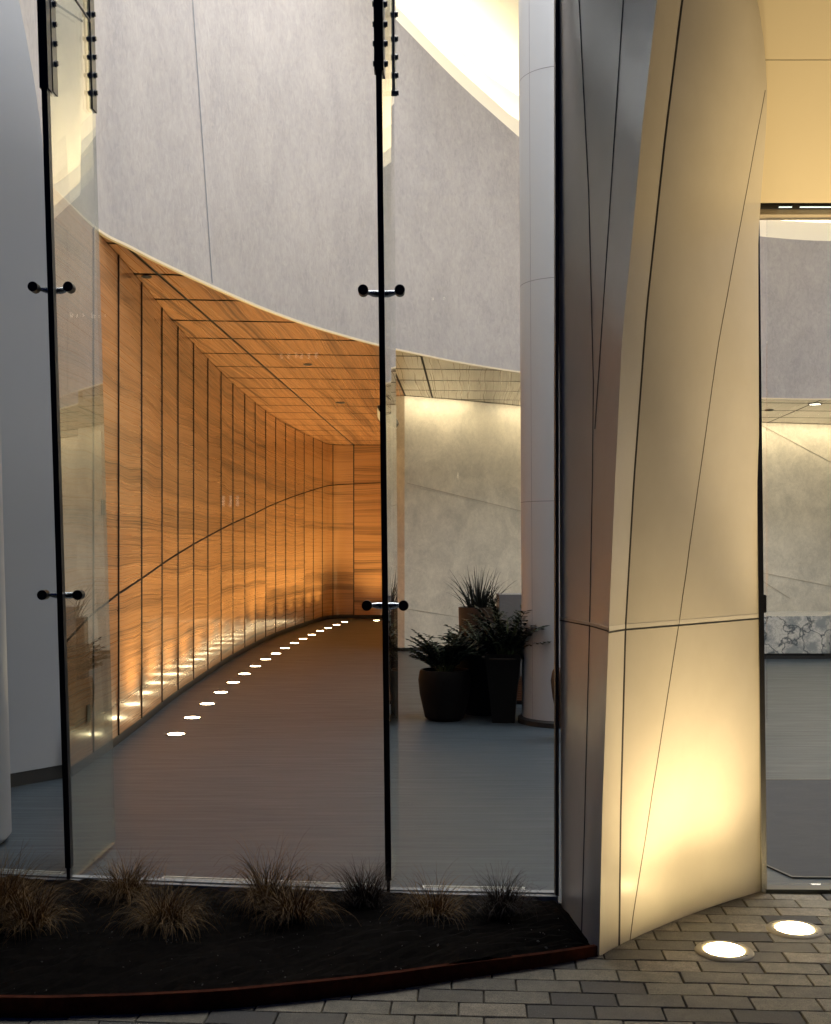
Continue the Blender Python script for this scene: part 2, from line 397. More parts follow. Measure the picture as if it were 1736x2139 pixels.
for i, (zx, zy) in enumerate(LZ):
    g0 = G(zx * .5, zy * .5 + 1015.7)
    if g0.y > 25.2: g0.y = min(g0.y, 25.75)
    lab = 'glowing round floor light beside the wooden wall, ' + (ORD[0] + ' of its row' if i == 0 else ORD[i] + ' from the near end of its row' if i < 17 else 'alone before the end of the corridor')
    if proto is None:
        t = thing('floor_light', lab, 'floor light', (0, 0, 0), 'lights in a row along the wooden wall'); proto = t
        b = newbm(); lathe(b, [(.072, .010), (0, .0105)], n=28); obj('lens', b, M_LENS, t)
        b = newbm(); lathe(b, [(.073, .0065), (.073, .012), (.088, .012), (.092, .0065)], n=28); obj('trim_ring', b, M_TRIM, t)
        kids = list(t.children)
    else:
        t = proto.copy(); C.objects.link(t); t['label'] = lab
        for k in kids: c = k.copy(); C.objects.link(c); c.parent = t
    t.location = (g0.x, g0.y, 0)
    near = min(range(len(WB)), key=lambda k: (WB[k] - Vector((g0.x, g0.y, 0))).length)
    wp = WB[near]
    spot('uplight', t, (g0.x, g0.y, .03), (lerp(g0.x, wp.x, .3), lerp(g0.y, wp.y, .3), 1.6), 180 if i < 9 else 260, 112, 1.0, (1, .78, .38), .06)

# ------------------------------------------------------------------ ceilings at 4 m
DR = catmull([(-2.41, 6.97, 0), (-2.418, 7.4, 0), (-2.42, 7.8, 0), (-2.39, 8.67, 0), (-2.27, 9.14, 0), (-2.14, 9.62, 0), (-1.86, 10.5, 0), (-1.49, 11.54, 0), (-1.05, 12.5, 0), (-.455, 13.5, 0), (-.05, 14.05, 0), (.62, 14.85, 0), (1.4, 15.6, 0), (2.5, 16.65, 0), (3.9, 17.75, 0), (5.5, 18.3, 0), (7.0, 18.35, 0), (9.0, 17.6, 0), (10.6, 15.6, 0), (11.4, 12.5, 0), (11.5, 9, 0), (11.4, 6.3, 0)], 8)
# panel grid frame: long axis e, cross axis c
e = Vector((.05, 1)).normalized(); c = Vector((1, .085)).normalized()
O = Vector((-2.03, 14.3))
def inv(x, y):                                   # world -> (a along c, b along e)
    d = Vector((x, y)) - O; det = c.x * e.y - c.y * e.x
    return ((d.x * e.y - d.y * e.x) / det, (c.x * d.y - c.y * d.x) / det)
def fwd(a, b): p = O + c * a + e * b; return (p.x, p.y)
DRO = [a.lerp(b, t / 6) for a, b in zip(offset_xy(DR, .029), offset_xy(DR, .029)[1:]) for t in range(6)]
def inside_atrium(x, y):
    if y > 18.4: return False
    # left of / behind drum curve?
    pts = [(p.x, p.y) for p in DR] + [(11.4, 3), (-2.3, 3)]
    r = False; j = len(pts) - 1
    for i in range(len(pts)):
        xi, yi = pts[i]; xj, yj = pts[j]
        if (yi > y) != (yj > y) and x < (xj - xi) * (y - yi) / (yj - yi) + xi: r = not r
        j = i
    return r
BROWS = [5760 / (1147 - v) for v in (547, 601, 645, 683, 717, 745, 770, 792, 811, 829)]
b0 = inv(-1.5, 18.2)[1]
BS = [b0 + 1.02 * (k - 13) for k in range(0, 24)]
wj = [-4.2, -2.1, 0, 1.70, 2.12, 4.2, 6.3, 8.4, 10.5, 12.6, 15]
def ceiling(name, acols, m, label):
    bm = newbm(); uvl = bm.loops.layers.uv.new('UVMap')
    for ai in range(len(acols) - 1):
        for bi in range(len(BS) - 1):
            a0, a1, q0, q1 = acols[ai] + .014, acols[ai + 1] - .014, BS[bi] + .032, BS[bi + 1] - .032
            na = max(2, int((a1 - a0) / .12)); nb = 8
            vs = {}
            for ia in range(na):
                for ib in range(nb):
                    cs = [(ia, ib), (ia + 1, ib), (ia + 1, ib + 1), (ia, ib + 1)]
                    pp = [fwd(lerp(a0, a1, x / na), lerp(q0, q1, y / nb)) for x, y in cs]
                    mx_, my_ = sum(p[0] for p in pp) / 4, sum(p[1] for p in pp) / 4
                    if all(inside_atrium(*p) for p in pp): continue
                    vv = []
                    for (x, y), p in zip(cs, pp):
                        if (x, y) not in vs:
                            if inside_atrium(*p):
                                q_ = min(DRO, key=lambda d_: (d_.x - p[0]) ** 2 + (d_.y - p[1]) ** 2); p = (q_.x, q_.y)
                            vs[(x, y)] = bm.verts.new((p[0], p[1], CEILZ - .004))
                        vv.append(vs[(x, y)])
                    f = bm.faces.new(vv)
                    for lp, (x, y) in zip(f.loops, cs): lp[uvl].uv = (lerp(q0, q1, y / nb) * .8, lerp(a0, a1, x / na) + ai * 1.3)
    # backing just above
    return bm
lob = tag(obj('ceiling', ceiling('c', [1.70, 2.12, 4.2, 6.3, 8.4, 10.5, 12.6, 15], M_BEIGE, ''), M_BEIGE), kind='structure')
cor = tag(obj('ceiling', ceiling('c', [-4.2, -2.1, 0, 1.70], M_VENC, ''), M_VENC), kind='structure')
bm = newbm(); outer = offset_xy(DR, .03)
rows = []
cen = Vector((4.5, 9.5, 0))
for p in outer:
    d = (Vector((p.x, p.y, 0)) - cen); 
    rows.append([(p.x, p.y, CEILZ + .01), (p.x + d.x * 2.2, p.y + d.y * 2.2, CEILZ + .01)])
grid(bm, rows); tag(obj('ceiling', bm, M_GROOVE), kind='structure')

# ------------------------------------------------------------------ curved grey bulkhead of the atrium
def ztop(p):
    return max(6.35, min(10.5, 8.0 + .478 * (p[0] + .3) - .948 * (p[1] - 13.9)))
ZT = {}
def zt(p):
    x = p[0]
    return interp([-2.5, -2.2, -1.4, -.3, 1.4, 3.4, 5.5, 7.5, 11.5], [10.6, 10.3, 9.1, 8.0, 7.2, 6.78, 6.58, 6.5, 6.5], x)
drum = thing('curved_bulkhead', 'tall curved grey plaster bulkhead above the wooden ceiling', 'bulkhead', (-.5, 13.5, CEILZ))
bm = newbm(); n = len(DR); A = []
for p in DR:
    A.append([(p.x, p.y, lerp(CEILZ + .015, zt(p), k / 12)) for k in range(13)])
V, F = grid(bm, A)
B = offset_xy(DR, .2); Bv = [[bm.verts.new((q.x, q.y, CEILZ + .015)), bm.verts.new((q.x, q.y, zt(p)))] for q, p in zip(B, DR)]
for i in range(n - 1):
    bm.faces.new((Bv[i][0], Bv[i + 1][0], Bv[i + 1][1], Bv[i][1]))
    bm.faces.new((V[i][0], V[i + 1][0], Bv[i + 1][0], Bv[i][0]))
obj('plaster_face', bm, M_DRUM, drum, smooth=True, auto=40)
bm = newbm(); slab_along(bm, DR, -.006, .028, CEILZ - .006, CEILZ + .014)
obj('lit_edge_strip', bm, mat('painted_lit_edge', (.72, .62, .45), .4), drum)  # cream strip paints in the light on the bulkhead's bottom face
# sloping white lip on top, then the cove with its light strip
bm = newbm(); rows = []
o1 = offset_xy(DR, 0); o2 = offset_xy(DR, .16); 
for a, b_, p in zip(o1, o2, DR):
    z = zt(p); rows.append([(a.x, a.y, z), (b_.x, b_.y, z + .34), (b_.x + (b_.x - a.x) * .2, b_.y + (b_.y - a.y) * .2, z + .34), (b_.x + (b_.x - a.x) * .2, b_.y + (b_.y - a.y) * .2, z + .1)])
grid(bm, rows); obj('cove_lip', bm, M_COVE, drum, smooth=True, auto=30)
bm = newbm(); rows = []
o3 = offset_xy(DR, .5)
for b_, c_, p in zip(o2, o3, DR):
    z = zt(p); rows.append([(b_.x, b_.y, z + .1), (c_.x, c_.y, z + .1), (c_.x, c_.y, z + .95)])
grid(bm, rows); obj('cove_trough', bm, M_COVE, drum)
M_LED = mat('led_strip', (1, .9, .7), .5, emit=(1, .80, .52), es=42)
bm = newbm(); rows = []
o4, o5 = offset_xy(DR[50:], .24), offset_xy(DR[50:], .34)
for b_, c_, p in zip(o4, o5, DR[50:]):
    z = zt(p); rows.append([(b_.x, b_.y, z + .22), (c_.x, c_.y, z + .24)])
grid(bm, rows); obj('led_strip', bm, M_LED, drum)
# joint seams on the plaster
def drum_seam(x0, x1, z0, z1):
    bm = newbm(); ra, rb = [], []
    for k in range(13):
        x = lerp(x0, x1, k / 12); z = lerp(z0, z1, k / 12)
        i = min(range(len(DR) - 1), key=lambda i: abs((DR[i].x + DR[i + 1].x) / 2 - x) + (100 if DR[i].y < 8.6 and x > -2.4 else 0))
        a, b_ = DR[i], DR[i + 1]; t = (x - a.x) / (b_.x - a.x); q = a.lerp(b_, t); tn = (b_ - a).normalized(); nn = Vector((tn.y, -tn.x, 0))
        q = q + nn * .003; ra.append(((q - tn * .006).x, (q - tn * .006).y, z)); rb.append(((q + tn * .008).x, (q + tn * .008).y, z))
    grid(bm, [ra, rb]); obj('plaster_seam', bm, mat('seam', (.16, .18, .22), .7), drum)
drum_seam(-1.86, -1.975, 4.03, 6.5)

# upper ceiling of the atrium
bm = newbm(); rows = []
o6 = offset_xy(DR, .55)
cc = Vector((4.5, 8.0, 0))
for p, q in zip(DR, o6):
    row = []; z = zt(p)
    for k in range(9):
        t = k / 8; x, y = lerp(q.x, cc.x, t), lerp(q.y, cc.y, t)
        row.append((x, y, lerp(z + .93, 9.9, t ** .8 if z < 9.9 else t)))
    rows.append(row)
grid(bm, rows)
tag(obj('ceiling', bm, M_COVE, smooth=True), kind='structure')

# ------------------------------------------------------------------ cream wall, lobby side
CW = [Vector(p) for p in [(-.30, 26.6, 0), (-.33, 22, 0), (-.34, 18.2, 0), (-.31, 17.98, 0), (-.17, 17.9, 0), (.6, 18.35, 0), (1.8, 19.2, 0), (3.6, 20.3, 0), (6.6, 21.7, 0), (9, 22.3, 0), (12.5, 22.6, 0)]]
cw = thing('cream_wall', 'cream Venetian plaster wall behind the potted plants and the marble desk', 'wall', (1, 19, 0))
bm = newbm(); slab_along(bm, CW, 0, .25, .06, CEILZ - .012)
obj('plaster_face', bm, M_CREAM, cw)
bm = newbm(); slab_along(bm, CW, -.015, .2, .006, .059); obj('baseboard', bm, M_RUBBER, cw)
def seam_between(pa, pb, Y0, Y1):
    bm = newbm(); a, b_ = P(*pa, Y0), P(*pb, Y1)
    d = (b_ - a).normalized(); up = Vector((0, 0, 1)); up = (up - d * up.dot(d)).normalized() * .0035; off = Vector((0, -.004, 0))
    hexa(bm, [a - up, a + up, b_ + up, b_ - up, a - up + off, a + up + off, b_ + up + off, b_ - up + off]); obj('plaster_seam', bm, mat('cream_seam', (.34, .31, .25), .7), cw)
def onwall(u):      # Y where the ray meets the cream wall front
    k = (u - CX) / FP
    for a, b_ in zip(CW[4:], CW[5:]):
        den = (b_.x - a.x) - k * (b_.y - a.y)
        t = (k * a.y - a.x) / den
        if -.01 <= t <= 1.01: return a.y + t * (b_.y - a.y) - .004
    return 20
def cseam(u0, v0, u1, v1):
    n = max(2, int(abs(u1 - u0) / 30)); 
    for i in range(n):
        ua, ub = lerp(u0, u1, i / n), lerp(u0, u1, (i + 1) / n)
        seam_between((ua, lerp(v0, v1, i / n)), (ub, lerp(v0, v1, (i + 1) / n)), onwall(ua), onwall(ub))
cseam(850, 1009, 1120, 1075); cseam(850, 1272, 1000, 1296); cseam(1590, 888, 1760, 978); cseam(1560, 1190, 1760, 1230); cseam(1590, 1212, 1650, 1250)
# wall washers in the ceiling slot in front of it
for (x, y, ln, rz, pw) in ((.55, 17.95, 1.5, R(31), 12), (2.4, 19.1, 2.0, R(31), 16), (4.9, 20.55, 2.8, R(24), 22), (7.8, 21.6, 3, R(13), 24)):
    area('wall_washer', (x, y, 3.96), (R(24), 0, rz), ln, .06, pw, (1, .80, .50))

# lobby closing walls (out of the photo)
bm = newbm(); slab_along(bm, [Vector((12.6, 23, 0)), Vector((12.6, 6.4, 0))], 0, .2, 0, 12)
tag(obj('side_wall', bm, M_WHITE), 'plain white lobby side wall at the far right end', 'wall')
bm = newbm(); slab_along(bm, [Vector((-5.2, 5.9, 0)), Vector((-5.2, 9.5, 0)), Vector((-2.75, 9.5, 0))], 0, .2, 0, 12)
tag(obj('side_wall', bm, M_WHITE), 'plain white lobby side wall behind the left columns', 'wall')

# ------------------------------------------------------------------ round column inside
M_COL = mat('satin_white_column', (.37, .39, .42), .42, coat=.15, coatr=.3)
bump(M_COL, noise(M_COL, pos(M_COL), 5, 3), .05, .01)
col = thing('round_column', 'round white column with black plinth beside the potted plants', 'column', (1.37, 10.6, 0))
bm = newbm(); lathe(bm, [(.385, .065), (.385, 8.0)], 1.37, 10.6, 72, lean=-.005); obj('shaft', bm, M_COL, col, smooth=True, auto=40)
bm = newbm(); lathe(bm, [(.40, .006), (.425, .006), (.425, .05), (.38, .066)], 1.37, 10.6, 72); obj('plinth', bm, M_RUBBER, col, smooth=True, auto=40)
M_CJ = mat('column_joint', (.16, .15, .15), .6)
for z in (2.03, 4.02, 5.9):
    bm = newbm(); lathe(bm, [(.384, z - .0025), (.3858, z - .0025), (.3858, z + .0025), (.384, z + .0025)], 1.37, 10.6, 72, lean=-.005); obj('joint_ring', bm, M_CJ, col)
bm = newbm(); a_ = R(216)
cyl(bm, (1.37 + .385 * math.cos(a_), 10.6 + .385 * math.sin(a_), .07), (1.33 + .385 * math.cos(a_), 10.6 + .385 * math.sin(a_), 8), .0015, n=6); obj('joint_line', bm, M_CJ, col)

# far left column just inside the glass
lc = thing('round_column', 'leaning white column cut by the left edge, behind the grass', 'column', (-2.585, 6.2, 0))
bm = newbm(); lathe(bm, [(.36, .02), (.385, .05), (.385, 8.0)], -2.585, 6.2, 72, lean=-.028); obj('shaft', bm, M_COL, lc, smooth=True, auto=60)
bm = newbm(); lathe(bm, [(.35, .006), (.35, .03)], -2.585, 6.2, 48); obj('plinth', bm, M_RUBBER, lc)

# leaning white wall to the left of the wood wall
lp = thing('leaning_wall', 'smooth blue grey leaning wall with black base left of the wood wall', 'wall', (-2.5, 7.9, 0))
rail = [P(138, 1625, 8.03), P(130, 1400, 7.8), P(120, 1000, 7.4), P(105, 600, 7.1), P(92, 310, 6.9), P(70, 160, 6.84), P(40, 0, 6.8), P(-10, -220, 6.78), P(-90, -500, 6.8)]
rail[0].z = .05
zs = [r.z for r in rail]; 
def rl(z): return Vector((interp(zs, [r.x for r in rail], z), interp(zs, [r.y for r in rail], z), z))
M_LEAN = mat('satin_grey_wall', (.46, .49, .54), .5); bump(M_LEAN, noise(M_LEAN, pos(M_LEAN), 4, 3), .04, .01)
bm = newbm(); rows = []; nz = 24
for k in range(nz + 1):
    z = lerp(.1, 6.2, k / nz); r = rl(z); row = []
    for t in range(9):
        d = t / 8 * 2.6
        row.append((r.x - .6 * d, r.y - .8 * d * (1 - .08 * d), z))
    rows.append([(r.x - .16, r.y + .25, z), (r.x - .006, r.y + .02, z)] + row)
grid(bm, rows); obj('face', bm, M_LEAN, lp, smooth=True, auto=50)
bm = newbm(); r = rl(.05)
slab_along(bm, [Vector((r.x - .6 * d, r.y - .8 * d * (1 - .08 * d), 0)) for d in (0, .6, 1.2, 1.8, 2.6)][::-1], -.01, .1, .006, .099)
obj('baseboard', bm, M_RUBBER, lp)

# ------------------------------------------------------------------ the twisted pier
class Rail:
    def __init__(s, pts):                       # pts: (u, v, Y) from bottom to top
        s.p = [P(u, v, Y) for u, v, Y in pts]; s.p[0].z = 0
        s.z = [q.z for q in s.p]
    def at(s, z): return Vector((interp(s.z, [q.x for q in s.p], z), interp(s.z, [q.y for q in s.p], z), z))
Lr = Rail([(1173, 1892, 5.165), (1170, 1310, 5.165), (1168, 800, 5.165), (1166, 300, 5.165), (1165, 0, 5.165), (1166, -500, 5.165)])
L1 = Rail([(1182, 1915, 4.98), (1186, 1310, 4.99), (1186, 800, 5.0), (1180, 300, 5.01), (1176, 0, 5.02), (1172, -500, 5.02)])
Aj = Rail([(1215, 1965, 4.69), (1222, 1700, 4.72), (1232, 1310, 4.78), (1238, 1000, 4.80), (1240, 800, 4.82), (1230, 400, 4.85), (1210, 0, 4.88), (1180, -500, 4.9)])
Rr = Rail([(1252, 1998, 4.512), (1258, 1700, 4.49), (1272, 1310, 4.47), (1285, 1000, 4.44), (1300, 700, 4.41), (1325, 450, 4.39), (1340, 280, 4.37), (1372, 0, 4.34), (1450, -500, 4.28)])
J1 = Rail([(1293, 1975, 4.64), (1296, 1700, 4.64), (1306, 1310, 4.62), (1324, 1000, 4.60), (1350, 650, 4.555), (1390, 280, 4.50), (1425, 0, 4.455), (1500, -500, 4.40)])
Er = Rail([(1590, 1862, 5.372), (1588, 1300, 5.37), (1586, 1000, 5.36), (1584, 500, 5.28), (1589, 420, 5.22), (1600, 280, 5.10), (1603, 200, 5.04), (1598, 100, 4.97), (1583, 0, 4.89), (1500, -300, 4.65), (1480, -500, 4.5)])
pier = thing('clad_pier', 'tall twisted cream clad pier with a sharp front edge, lit from below', 'pier', (.9, 4.95, 0))
ZP = [k * .1 for k in range(0, 48)]
def sect_left(z):
    pts = [Lr.at(z), Aj.at(z), Rr.at(z)]
    return catmull(pts, 12)
def main_pt(z, t):
    a, b_ = J1.at(z), Er.at(z); p = a.lerp(b_, t); d = (b_ - a); nrm = Vector((d.y, -d.x, 0)).normalized()
    bul = interp([0, 1.3, 3.2, 4.5], [-.028, .006, .03, .04], z)
    return p + nrm * bul * 4 * t * (1 - t)
bm = newbm(); grid(bm, [sect_left(z) for z in ZP]); obj('side_cladding', bm, M_CLAD, pier, smooth=True, recalc=True)
bm = newbm(); grid(bm, [[Rr.at(z).lerp(J1.at(z), t / 4) for t in range(5)] for z in ZP]); obj('edge_cladding', bm, M_CLAD, pier, smooth=True)
bm = newbm(); grid(bm, [[main_pt(z, t / 28) for t in range(29)] for z in ZP]); obj('front_cladding', bm, M_CLAD, pier, smooth=True)
bm = newbm(); grid(bm, [[Er.at(z), Er.at(z) + Vector((-.12, .10, 0)), Lr.at(z) + Vector((.05, .12, 0)), Lr.at(z)] for z in ZP]); obj('rear_cladding', bm, M_CLAD, pier)
def strip_on(pts, nrm_fn, wd, dep, name, m):
    bm = newbm(); rings = []
    for i, p in enumerate(pts):
        d = (pts[min(i + 1, len(pts) - 1)] - pts[max(i - 1, 0)]).normalized(); nn = nrm_fn(p).normalized(); s_ = d.cross(nn).normalized() * wd / 2
        rings.append([bm.verts.new(q) for q in (p - s_ - nn * dep * .3, p - s_ * .8 + nn * dep, p + s_ * .8 + nn * dep, p + s_ - nn * dep * .3)])
    for A_, B_ in zip(rings, rings[1:]):
        for k in range(4): bm.faces.new((A_[k], A_[(k + 1) % 4], B_[(k + 1) % 4], B_[k]))
    obj(name, bm, m, pier)
NL = Vector((-.95, -.4, 0)); NR = Vector((.69, -.72, 0)); NE = Vector((.6, -.8, 0))
strip_on([Aj.at(z) for z in ZP], lambda p: NL, .006, .002, 'vertical_joint', M_CLADJ)
# second seam on the side: drifts from the front edge of the top to the first seam
sec = []
for z in ZP:
    v = HZ - (z - EYE) / 4.6 * FP
    if v > 905: continue
    tgt = interp([0, 890], [1303, 1243], v) if v >= 0 else 1303 - v * .07
    sp_ = sect_left(z); best = min(sp_[12:], key=lambda q: abs(CX + q.x / q.y * FP - tgt))
    i = sp_.index(best); 
    ds = [(abs(CX + q.x / q.y * FP - tgt), q) for q in sp_[12:]]
    # linear refine
    us = [CX + q.x / q.y * FP for q in sp_[12:]]
    for k in range(len(us) - 1):
        if us[k] <= tgt <= us[k + 1]: best = sp_[12 + k].lerp(sp_[13 + k], (tgt - us[k]) / (us[k + 1] - us[k]))
    sec.append(best)
strip_on(sec, lambda p: NL, .006, .002, 'vertical_joint', M_CLADJ)
strip_on([J1.at(z) for z in ZP], lambda p: NE, .010, .003, 'vertical_joint', M_CLADJ)
j2 = []
for z in ZP:
    best = None
    for k in range(400):
        t = k / 399; q = main_pt(z, t); u = CX + q.x / q.y * FP; v = HZ - (q.z - EYE) / q.y * FP
        tg = interp([-600, 180, 720, 1290, 1930, 2100], [1750, 1600, 1500, 1420, 1320, 1300], v)
        if best is None or abs(u - tg) < best[0]: best = (abs(u - tg), q)
    if best[0] < 4: j2.append(best[1])
strip_on(j2, lambda p: NR, .0045, .0015, 'vertical_joint', mat('thin_seam', (.16, .14, .1), .6))
zj = 1.29
strip_on([q for q in sect_left(zj)], lambda p: NL, .012, .004, 'horizontal_joint', M_BEAD)
strip_on([q - Vector((0, 0, .010)) for q in sect_left(zj)], lambda p: NL, .006, .002, 'horizontal_joint', M_CLADJ)
fr_ = [Rr.at(zj).lerp(J1.at(zj), t / 4) for t in range(5)] + [main_pt(zj, t / 20) for t in range(1, 21)]
strip_on(fr_, lambda p: NR, .020, .0012, 'horizontal_joint', M_JHILITE)  # pale strip paints the light caught on the upper panel's edge
strip_on([q - Vector((0, 0, .0145)) for q in fr_], lambda p: NR, .007, .0016, 'horizontal_joint', M_CLADJ)

# ------------------------------------------------------------------ facade glazing
def finx(i, z):   # front edges of the fins and frames at height z
    if i == 2: return -1.63 - .0304 * z
    if i == 3: return -.122 - .0117 * z
    return FAC[i][0]
GT = 6.0
gf = thing('glass_facade', 'tall clear glass facade between the planting bed and the lobby', 'glazing', (0, 5.2, 0))
for i in (0, 1, 2, 3, 5, 6, 7, 8):
    (xa, ya), (xb, yb) = FAC[i], FAC[i + 1]
    top = GT if i < 5 else 3.145
    bm = newbm(); d = Vector((xb - xa, yb - ya, 0)).normalized(); nn = Vector((-d.y, d.x, 0)) * .009; m_ = d * .012
    def pt(ii, y, z): return Vector((finx(ii, z), y, z))
    a0, b0_, a1, b1 = pt(i, ya, .035) + m_, pt(i + 1, yb, .035) - m_, pt(i, ya, top) + m_, pt(i + 1, yb, top) - m_
    if i == 3: b0_.x -= .012; b1.x = .632
    hexa(bm, [a0 - nn, b0_ - nn, b0_ + nn, a0 + nn, a1 - nn, b1 - nn, b1 + nn, a1 + nn])
    obj('glass_panel', bm, M_GLASS, gf)

def make_fin(front, back, zt_, label, vis):
    """front/back: functions z -> x ; yf, yb"""
    (fx, yf), (bx, yb) = front, back
    t = thing('glass_fin', label, 'glass fin', (fx(0), yf, 0), 'upright glass fins of the facade')
    def q(s, side, z):                   # s from 0 front to 1 back
        return Vector((lerp(fx(z), bx(z), s) + side, lerp(yf, yb, s), z))
    bm = newbm(); h = .009
    hexa(bm, [q(.04, -h, .03), q(.04, h, .03), q(1, h, .03), q(1, -h, .03), q(.04, -h, zt_), q(.04, h, zt_), q(1, h, zt_), q(1, -h, zt_)])
    obj('fin_glass', bm, M_FIN, t)
    bm = newbm(); h2 = .0135
    def col_(w_, y0, y1, za, zb, m=.0):
        hexa(bm, [(fx(za) - w_, y0, za), (fx(za) + w_, y0, za), (fx(za) + w_, y1, za), (fx(za) - w_, y1, za), (fx(zb) - w_, y0, zb), (fx(zb) + w_, y0, zb), (fx(zb) + w_, y1, zb), (fx(zb) - w_, y1, zb)])
    col_(h2, yf - .022, yf + .022, .10, 3.765); obj('edge_strip', bm, M_BLACK, t)
    bm = newbm(); col_(.008, yf - .02, yf + .02, .012, .099); obj('foot', bm, M_BLACK, t)
    bm = newbm(); col_(.021, yf - .026, yf + .03, 3.766, zt_); obj('splice_cover', bm, M_BLACK, t)
    # splice plates, front and back, both faces of the glass
    bm = newbm()
    for sd in (-1, 1):
        for (s0, s1, z0) in ((.07, .16, 3.78), (.90, .995, 3.93)):
            a, b_ = .0095 * sd, .019 * sd
            lo, hi = min(a, b_), max(a, b_)
            hexa(bm, [q(s0, lo, z0), q(s0, hi, z0), q(s1, hi, z0), q(s1, lo, z0), q(s0, lo, zt_), q(s0, hi, zt_), q(s1, hi, zt_), q(s1, lo, zt_)])
    obj('splice_plate', bm, M_DSTEEL, t)
    for vv, s in [(v, .115) for v in (133, 91, 50.5, 8.4, -34, -76)] + [(v, .95) for v in (194, 157, 119, 81, 30, -20)]:
        yy = lerp(yf, yb, s); z = EYE + (HZ - vv) / FP * yy
        bm = newbm(); cpt = q(s, 0, z); cyl(bm, cpt - Vector((.035, 0, 0)), cpt + Vector((.035, 0, 0)), .0125, n=12)
        cyl(bm, cpt - Vector((.027, 0, 0)), cpt + Vector((.027, 0, 0)), .016, n=6)
        obj('bolt', bm, M_DSTEEL, t)
    for z in vis:
        x = fx(z)
        bm = newbm()
        cyl(bm, (x - .03, yf + .05, z), (x + .03, yf + .05, z), .015, n=16)
        for sd in (-1, 1):
            tube(bm, [(x + sd * .022, yf + .05, z), (x + sd * .04, yf + .045, z + .001), (x + sd * .06, yf + .038, z + .003), (x + sd * .083, yf + .035, z + .004)], [.016, .015, .010, .008], 10)
            tube(bm, [(x + sd * .083, yf + .04, z + .004), (x + sd * .083, yf + .008, z + .004)], .006, 8)
        sf = obj('spider_fitting', bm, M_CHROME, t, smooth=True, auto=50)
        for sd in (-1, 1):
            bm = newbm(); cyl(bm, (x + sd * .083, yf - .024, z + .004), (x + sd * .083, yf + .026, z + .004), .0235, n=28)
            bmesh.ops.bevel(bm, geom=[e_ for e_ in bm.edges if len(e_.link_faces) == 2 and e_.calc_face_angle(0) > 1], offset=.004, segments=2, affect='EDGES')
            cyl(bm, (x + sd * .083, yf - .026, z + .004), (x + sd * .083, yf - .02, z + .004), .009, n=20)
            obj('glass_disc', bm, M_BLACK, sf, smooth=True, auto=40)
    return t
make_fin((lambda z: finx(2, z), 5.42), (lambda z: -1.613 - .0275 * z, 6.147), GT, 'left glass fin with black edge before the wood wall', (2.83, 1.38))
make_fin((lambda z: finx(3, z), 5.22), (lambda z: -.092 - .0068 * z, 5.9), GT, 'glass fin with black edge in the middle, beside the potted plants', (2.77, 1.34))
# tie rod between fin tops, seen through the left fin
bm = newbm(); tube(bm, [P(158, 0, 5.68), P(188, 44, 6.02)], .006, 8); tube(bm, [P(158, 0, 5.68), P(118, -60, 5.5)], .006, 8)
tag(obj('tie_rod', bm, M_DSTEEL), 'thin dark diagonal rod near the top of the left fin', 'rod')

# sill channel at the foot of the glass
bm = newbm()
pl = [Vector((x, y, 0)) for x, y in FAC[:5]]; pl[-1].x = .64
slab_along(bm, pl, -.04, -.011, .0, .048); slab_along(bm, pl, .011, .05, .0, .05)
tag(obj('sill_channel', bm, mat('grey_channel', (.20, .21, .22), .6)), 'low metal channel at the foot of the left glazing', 'sill')
bm = newbm(); pr = [Vector((x, y, 0)) for x, y in FAC[5:]]; slab_along(bm, pr, -.03, .03, .0, .018)
tag(obj('threshold', bm, M_DSTEEL), 'dark threshold strip under the entrance glass', 'threshold')
# edge frame on both sides of the pier
bm = newbm(); box(bm, .626, .634, 5.14, 5.19, .05, GT); box(bm, .6345, .6405, 5.13, 5.2, .05, GT, 0)
tag(obj('edge_frame', bm, mat('bronze_frame', (.09, .075, .06), .5, .3)), 'slim steel frame where the glass meets the pier', 'frame')
jb = thing('door_jamb', 'slim polished steel jamb right of the cream pier', 'jamb', (1.63, 5.38, 0))
bm = newbm()
hexa(bm, [(1.612, 5.345, .0), (1.636, 5.345, .0), (1.636, 5.40, .0), (1.612, 5.40, .0), (1.575, 5.345, 3.2), (1.600, 5.345, 3.2), (1.600, 5.40, 3.2), (1.575, 5.40, 3.2)])
obj('jamb_profile', bm, M_STEEL, jb)
bm = newbm(); box(bm, 1.624, 1.652, 5.405, 5.43, 1.30, 1.385, .003); obj('card_reader', bm, M_BLACK, jb)

# ------------------------------------------------------------------ entrance head and soffit
sof = thing('entrance_soffit', 'warm yellow panelled soffit above the entrance, top right', 'soffit', (3, 5.3, 3.2))
M_SOF = mat('cream_soffit', (.80, .71, .50), .5)
def sofp(x, t): return Vector((x, 5.25 - .35 * t, 3.182 + .937 * t))
bm = newbm(); uu = [0, .62]; rowsA = []
nrm = Vector((0, -.937, -.35))
for (t0, t1) in ((0, .60), (.603, 1.4), (1.403, 2.4)):
    for (x0, x1) in ((1.35, 3.6), (3.603, 6.0), (6.006, 9.0)):
        a = [sofp(x0, t0), sofp(x1, t0), sofp(x1, t1), sofp(x0, t1)]
        hexa(bm, a + [p_ - nrm * .03 for p_ in a])
obj('soffit_panels', bm, M_SOF, sof)
bm = newbm(); a = [sofp(1.3, .03) , sofp(9, .03), sofp(9, 2.5), sofp(1.3, 2.5)]; hexa(bm, [p_ - nrm * .035 for p_ in a] + [p_ - nrm * .2 for p_ in a]); obj('backing', bm, M_GROOVE, sof)
bm = newbm(); box(bm, 1.45, 9, 5.315, 5.405, 3.148, 3.173); obj('door_head', bm, mat('bronze_head', (.30, .26, .19), .4), sof)
bm = newbm(); box(bm, 1.45, 9, 5.30, 5.45, 3.1735, 3.30); obj('shadow_gap', bm, M_BLACK, sof)
